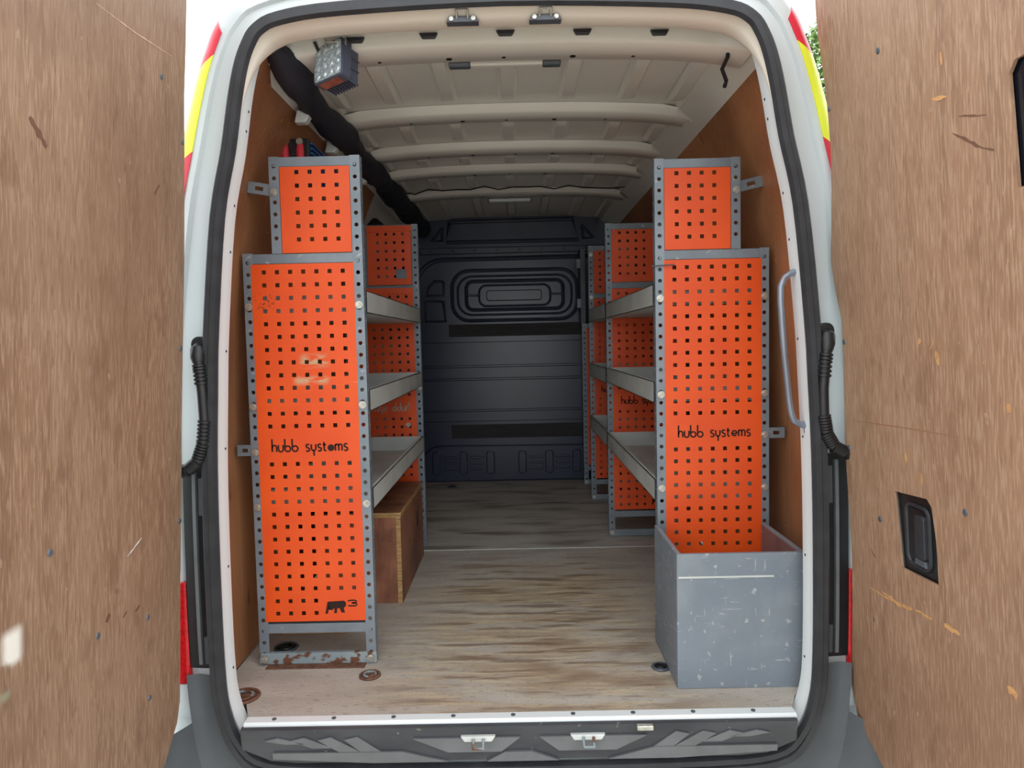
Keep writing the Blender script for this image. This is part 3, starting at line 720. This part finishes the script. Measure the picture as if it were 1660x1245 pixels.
def end_frame(par, side, xi, y, front=True, m_panel=None, upper=True, h_low=1.27, letters_=True, mirror=False, emblem=True, txt_m=None, blot=None, dx=0.0):
    sx = lambda d: xi + side*d               # d: distance outwards from the aisle edge
    mp = m_panel or M_orange
    top = 1.555 if upper else h_low
    post(par, side, sx(0), y, 0.0, top, True)
    post(par, side, sx(.332), y, 0.0, h_low, False)
    if upper: post(par, side, sx(.242), y, h_low-.002, 1.555, False)
    def rail(d0, d1, z0, z1, mt=M_steel, nm='rail', yy=.0024):
        a, b = sorted((sx(d0), sx(d1))); MB().box(a, b, y+yy, y+yy+.020, z0, z1).build(nm, mt, par, .0015)
    if upper: rail(.012,.262,1.525,1.554)
    rail(.012,.35,h_low-.032,h_low-.002); rail(.012,.35,.098,.128)
    MB().box(*sorted((sx(-.002),sx(.364))), y-.004, y+.012, .003, .037).build('foot_rail', M_rust if blot else M_steel, par, .0015, label='rust-marked foot rail' if blot else None)
    py = y-.001 if front else y-.010
    fn = lambda x, z, d: (x, py + d, z)
    cols = [sx(.061+.0397*i) for i in range(7)]
    low, high = .137, h_low-.033
    skip = set()
    if emblem:
        rr = sorted(range(7), key=lambda i: cols[i])
        inner = [4,5,6]                      # the three columns on the right keep clear of the emblem
        skip = {(c, r) for c in inner for r in (24,25)}
    rows = ROWS_L if upper else [r for r in ROWS_L if r < h_low-.06]
    if not upper: skip = set()
    a, b = sorted((sx(.028), sx(.338)))
    pl = perforated(a, b, low, high, cols, rows, skip, fn).build('end_panel', mp, par, label='orange perforated lower end panel')
    if upper:
        a, b = sorted((sx(.031), sx(.240)))
        perforated(a, b, 1.269, 1.524, [sx(.070+.0397*i) for i in range(4)], ROWS_U, set(), fn).build('end_panel', M_orange, par, label='orange perforated upper end panel')
    a, b = sorted((sx(.028), sx(.338)))
    if letters_: lettering(pl, 'hubb systems', a+.042, b-.037, .668, py, txt_m or M_hole, mirror, blot)
    if emblem and upper: logo(pl, a+.185, .160, py)
    if not front:
        for z in (1.240,1.533):
            MB().box(*sorted((sx(.028),sx(.24 if z > 1.4 else .338))), py-.006, py, z-.014, z+.014).build('folded_lip', M_orange, par, .001)
    return py
def shelf(par, side, xi, y0, y1, z, depth=.335, lip=.068, mt=M_shelf):
    # open tray: aisle lip, back lip and two end lips, z = top of the lip
    m = MB(); x0, x1 = sorted((xi+side*-.002, xi+side*depth)); zb = z-lip; w = .0025
    m.box(x0,x1,y0,y1,zb,zb+w); m.box(x0,x0+w,y0,y1,zb,z); m.box(x1-w,x1,y0,y1,zb,z)
    m.box(x0,x1,y0,y0+w,zb,z); m.box(x0,x1,y1-w,y1,zb,z)
    e = x0 if side > 0 else x1                # turned-in rim on the aisle lip
    m.box(*sorted((e, e+side*.012)), y0, y1, z-w, z)
    return m.build('shelf', mt, par)
def bracket(par, x0, x1, y, z, tilt=0.0, h=.034, foot=True, side=1):
    # slotted strap from the outer post to the wall
    n = Matrix.Rotation(tilt, 3, 'Y'); c = Vector((x0, y, z))
    L = abs(x1-x0); sg = 1 if x1 > x0 else -1
    m = MB(); slot = (.40*L,.72*L,.006)
    def B(u0,u1,v0,v1,d0,d1):
        vs = []
        for d in (d0,d1):
            for v in (v0,v1):
                for u in (u0,u1): vs.append(c + n @ Vector((sg*u, d, v)))
        m.add(vs, [(0,2,3,1),(4,5,7,6),(0,1,5,4),(2,6,7,3),(0,4,6,2),(1,3,7,5)])
    B(0,slot[0],-h/2,h/2,0,.003); B(slot[1],L,-h/2,h/2,0,.003); B(slot[0],slot[1],slot[2],h/2,0,.003); B(slot[0],slot[1],-h/2,-slot[2],0,.003)
    if foot: B(L-.003,L,-h/2,h/2,.003,.035)
    return m.build('wall_bracket', M_steel, par)

# left rack
XI = -.455
rl = thing('racking_unit', 'left shelving rack with worn orange perforated end panel', 'shelving rack', (XI-.18,.27,0), 'perforated steel shelving racks')
end_frame(rl, -1, XI, .27, True, M_orange_worn, blot='e')
end_frame(rl, -1, XI, 1.52, False, None, mirror=True, emblem=False, txt_m=M_hole_grey)
for z in (1.154,.852,.545): shelf(rl, -1, XI, .300, 1.50, z)
bolts(rl, [(XI-.015,.268,1.110),(XI-.015,.268,.807),(XI-.013,.268,.503),(XI-.348,.268,1.110),(XI-.348,.268,.807),(XI-.348,.268,.668),(XI-.348,.268,.498),
           (XI-.258,.268,1.450),(XI-.015,.262,.020),(XI-.345,.262,.020),(XI-.010,1.507,.78),(XI-.07,1.507,.60),(XI-.07,1.507,.84)])
bracket(rl, XI-.262, XI-.340, .276, 1.456, .18); bracket(rl, XI-.352, XI-.406, .276, .673)
MB().box(XI-.055,XI-.01,1.20,1.203,1.27,1.31).build('strap_plate', M_steel_dark, rl, .004)
MB().box(XI-.335,XI-.03,.236,.264,.0002,.0045).build('foot_plate', M_rustfull, rl, .001, label='rusted floor plate')

# right racks
XR_ = .449
ra = thing('racking_unit', 'right shelving rack nearest the doors, standing behind the grey box', 'shelving rack', (XR_+.18,.40,0), 'perforated steel shelving racks')
end_frame(ra, 1, XR_, .40, True)
end_frame(ra, 1, XR_, 1.632, True)
for z in (1.163,.849,.527): shelf(ra, 1, XR_, .430, 1.628, z, lip=.070)
bolts(ra, [(XR_+.015,.398,1.116),(XR_+.015,.398,.808),(XR_+.015,.398,.503),(XR_+.347,.398,1.116),(XR_+.347,.398,.806),(XR_+.347,.398,.672),(XR_+.347,.398,.501),
           (XR_+.347,.398,.355),(XR_+.258,.398,1.452),(XR_+.015,1.626,.022)])
bracket(ra, XR_+.262, XR_+.345, .406, 1.462, -.22); bracket(ra, XR_+.352, XR_+.415, .406, .676)
tw = MB().tube([(XR_-.012,.392,1.218),(XR_+.015,.388,1.219),(XR_+.06,.390,1.221)],.0022,6).build('wire_tie', M_steel_dark, ra)
rb = thing('racking_unit', 'right shelving rack in the middle, seen behind the nearest right rack', 'shelving rack', (XR_+.18,2.448,0), 'perforated steel shelving racks')
end_frame(rb, 1, XR_, 2.448, True, emblem=False)
for z in (1.170,.846,.527): shelf(rb, 1, XR_, 1.668, 2.446, z, lip=.075)
bolts(rb, [(XR_+.015,2.445,1.50),(XR_+.015,2.445,1.245),(XR_+.015,2.442,.022)])
rc = thing('racking_unit', 'low rack end frame in the far right corner beside the bulkhead', 'shelving rack', (XR_+.18,2.919,0), 'perforated steel shelving racks')
end_frame(rc, 1, XR_, 2.919, True, upper=False, h_low=1.10, letters_=False, emblem=False)
bolts(rc, [(XR_+.015,2.912,.022)])
t = thing('corner_panel', 'dark upright steel panel with two hinge plates above the far right rack frame', 'panel', (XR_+.02,2.94,1.10))
MB().box(XR_-.005,XR_+.03,2.93,3.10,1.10,1.60).build('plate', M_steel_dark, t, .003)
for z in (1.235,1.50): MB().box(XR_-.03,XR_-.004,2.925,2.93,z-.03,z+.03).build('hinge_plate', M_steel, t, .001)

# ------------------------------------------------------------------ grey box in front of the right rack
bx = thing('open_box', 'grey painted open-topped box on the floor in front of the right rack', 'box', (.62,.07,0))
x0, x1, y0, y1, h, w = .436, .796, .068, .388, .386, .014
MB().box(x0,x1,y0,y0+w,0,h).build('front_panel', M_boxgrey, bx, .002)
for a, b, nm in ((x0,x0+w,'side_panel'),(x1-w,x1,'side_panel')): MB().box(a,b,y0+w,y1,0,h).build(nm, M_boxgrey, bx, .002)
MB().box(x0+w,x1-w,y1-w,y1,0,.20).build('back_panel', M_boxin, bx, .001)
MB().box(x0+w,x1-w,y0+w,y1-w,.0,.012).build('base_panel', M_boxin, bx, .001)
MB().box(x1-w-.003,x1-w,y0+w,y1-w,.012,h-.004).build('inner_lining', M_boxin, bx)
MB().box(x0+.004,x0+.27,y0-.002,y0,.318,.323).build('scribed_line', M_shelf, bx)

# ------------------------------------------------------------------ plywood crate under the left rack's bottom shelf
ct = thing('plywood_crate', 'dark stained plywood crate with pale edges under the left rack', 'crate', (-.60,.78,0))
x0, x1, y0, y1, h, w = -.78, -.452, .775, 1.39, .35, .018
MB().box(x1-w+.001,x1,y0,y1,0,h-w).build('side_panel', M_crate, ct, .0015)
MB().box(x0,x1-w,y0+.001,y0+w,0,h-w).build('front_panel', M_crate, ct, .0015)
MB().box(x0,x0+w,y0+w,y1-w,0,h-w).build('side_panel', M_crate, ct, .0015)
MB().box(x0,x1-w,y1-w,y1,0,h-w).build('back_panel', M_crate, ct, .0015)
MB().box(x0,x1-.0005,y0+.0005,y1,h-w,h-.001).build('lid', M_crate, ct, .0015)
MB().box(x1-w,x1-.001,y0-.0015,y0+.001,0,h-w).build('ply_edge', M_plyedge, ct); MB().box(x0,x1,y0-.0015,y0+.0005,h-w,h).build('ply_edge', M_plyedge, ct)
MB().box(x1-.0005,x1+.0015,y0,y1,h-w,h).build('ply_edge', M_plyedge, ct)
m = MB(); m.prism([(1.215+.018*math.cos(a*PI/8), .215+.034*math.sin(a*PI/8)) for a in range(16)], x1, x1+.0015, 'x').build('finger_hole', M_black, ct)

# small plywood offcut behind the left rack's foot
o = thing('plywood_offcut', 'pale edged plywood offcut lying under the left rack front', 'board', (-.70,.52,0))
MB().box(-.82,-.60,.50,.72,.001,.022).build('sheet', M_crate, o, .001); MB().box(-.82,-.60,.497,.501,.002,.021).build('ply_edge', M_plyedge, o)

# ------------------------------------------------------------------ lashing rings sunk into the floor
def lashing(x, y, r, lab, rust=True):
    t = thing('lashing_ring', lab, 'lashing ring', (x,y,0), 'recessed floor lashing rings')
    m = MB(); m.tube([(x+r*math.cos(a*PI/12), y+r*math.sin(a*PI/12), .0035) for a in range(25)], .0045, 7, False)
    m.build('collar', M_rustfull if rust else M_steel_dark, t)
    MB().cyl((x,y,.0005),'z',r,.0015,20).build('cup', M_rustfull if rust else M_black, t)
    MB().tube([(x+r*.62*math.cos(a*PI/8), y+r*.62*math.sin(a*PI/8), .006) for a in range(17)], .004, 7, False).build('ring', M_rust if rust else M_black, t)
    MB().box(x-r*.8,x+r*.8,y-.005,y+.005,.002,.008).build('bar', M_rustfull if rust else M_black, t, .001)
lashing(-.792,.068,.042,'large dark lashing ring at the left end of the sill')
lashing(-.457,.182,.028,'rusty lashing ring in front of the left rack foot')
lashing(.415,.20,.024,'dark lashing ring half under the grey box', False)
lashing(-.775,.39,.036,'black lashing ring behind the left rack foot rail', False)
lashing(-.457,2.926,.030,'dark lashing ring near the bulkhead', False)

# ------------------------------------------------------------------ grab handle on the right pillar
t = thing('grab_handle', 'bent bare steel grab handle on the right door pillar', 'handle', (.73,0,.95))
P_ = [(.742,-.012,1.158),(.718,-.018,1.150),(.700,-.022,1.138),(.690,-.024,1.115),(.690,-.024,1.08),(.699,-.024,.95),(.712,-.024,.82),(.718,-.024,.785),(.726,-.022,.765),(.742,-.018,.756),(.762,-.012,.750)]
MB().tube(P_, .0085, 10).build('bar', M_tube, t)
for x, z in ((.752,1.166),(.772,.748)):
    pl = MB().box(x-.016,x+.010,-.016,-.010,z-.017,z+.017).build('mounting_plate', M_tube, t, .002)
    MB().cyl((x-.002,-.016,z),'y',.008,-.006,10).build('bolt', M_zinc, pl)

# ------------------------------------------------------------------ work lamp under the header
wl_ = thing('work_lamp', 'square LED work lamp hanging under the header on the left', 'lamp', (-.478,.11,1.76))
Rw = (Matrix.Translation((-.474,.115,1.752)) @ Matrix.Scale(1.1,4) @ Matrix.Rotation(math.radians(-33),4,'Z') @ Matrix.Rotation(math.radians(-10),4,'X') @ Matrix.Rotation(math.radians(-6),4,'Y'))
def put(m): m.v = [tuple(Rw @ Vector(v)) for v in m.v]; return m
q = .050
put(MB().prism(rrect(-q,q,-q,q,.010,4), -.030, .0, 'y')).build('housing', M_lampbody, wl_, .002)
put(MB().prism(rrect(-q+.005,q-.005,-q+.005,q-.005,.008,4), -.0325, -.030, 'y')).build('lens', M_led, wl_, .0)
m = MB()
for i in range(4):
    for j in range(4):
        m.cyl((-.033+i*.022,-.0325,-.033+j*.022),'y',.009,-.002,10,.006)
put(m).build('led_array', M_led, wl_, label='grid of LED reflectors')
put(MB().box(-.040,.040,0,.034,-.040,.040)).build('heat_sink', M_lampbody, wl_, .004)
for k in range(9): put(MB().box(-.040+k*.0095,-.037+k*.0095,.001,.036,-.047,-.040)).build('fin', M_lampbody, wl_)
for z in (-.014,.014): put(MB().box(.040,.043,.002,.034,z-.001,z+.001)).build('fin', M_lampbody, wl_)
put(MB().box(-.035,.030,-.026,-.004,-.0515,-.0495)).build('rating_label', mat('lamp_label', lin((120,62,48)), lin((150,90,70)), (60,60,60), .6), wl_)
m = MB(); put(m.box(-.022,.022,-.012,.012,q-.002,q+.003)); put(MB()).v
m.build('bracket_base', M_zinc, wl_, .001)
MB().box(-.495,-.492,.07,.13,1.795,1.812).build('bracket_side', M_zinc, wl_, .001); MB().box(-.440,-.437,.065,.115,1.793,1.812).build('bracket_side', M_zinc, wl_, .001)
MB().box(-.495,-.437,.07,.11,1.80,1.803).build('bracket_top', M_zinc, wl_, .001)
MB().tube([(-.50,.12,1.775),(-.515,.115,1.785),(-.525,.11,1.80),(-.53,.10,1.815)],.0045,7).build('lead', M_black, wl_)

# ------------------------------------------------------------------ inverter on the left wall above the rack
iv = thing('power_inverter', 'small blue power inverter with red terminals above the left rack', 'inverter', (-.72,.5,1.54))
MB().box(-.762,-.668,.50,.512,1.55,1.672).build('end_plate', M_black, iv, .003)
MB().box(-.760,-.670,.512,.84,1.552,1.666).build('body', M_blue, iv, .003)
for k in range(7): MB().box(-.668,-.660,.514,.84,1.560+k*.016,1.566+k*.016).build('cooling_fin', M_blue, iv)
for x in (-.744,-.694):
    b = MB().tube([(x,.488,1.575),(x,.486,1.63),(x,.492,1.655)],[.013,.013,.010],10).build('terminal_boot', M_pink, iv)
    MB().cyl((x,.480,1.658),'y',.011,.012,10).build('stud', M_zinc, b)
for r in (.021,.014,.007):
    p = [(-.719+r*math.cos(a*PI/10),.497,1.60+r*math.sin(a*PI/10)) for a in range(21)]
    MB().tube(p,.0016,6,False).build('fan_grille', M_steel_dark, iv)

# ------------------------------------------------------------------ tree beyond the right-hand door
tt = thing('leafy_tree', 'leafy green tree far behind the van on the right', 'tree', (8.2,15.0,-.66))
MB().tube([(8.2,15,-.66),(8.25,15,2.5),(8.15,15,5.2),(8.2,15,7.4)],[.20,.16,.10,.03],8).build('trunk', M_bark, tt)
m = MB()
for i in range(20000):
    h = random.random(); z = 2.2 + 6.3*h; rad = (2.15*math.sqrt(max(0,1-(2*h-.85)**2/1.35)))*math.sqrt(random.random())
    a = random.uniform(0,2*PI); c = Vector((8.2+rad*math.cos(a), 15+rad*math.sin(a), z + .35*math.sin(3*a)))
    u = Vector((random.gauss(0,1),random.gauss(0,1),random.gauss(0,1))).normalized(); w = u.orthogonal().normalized(); l = random.uniform(.07,.14)
    m.add([c-u*l, c+w*l*.45, c+u*l, c-w*l*.45], [(0,1,2,3)])
fo = m.build('foliage', M_leaf, tt, smooth=False); fo['kind'] = 'stuff'
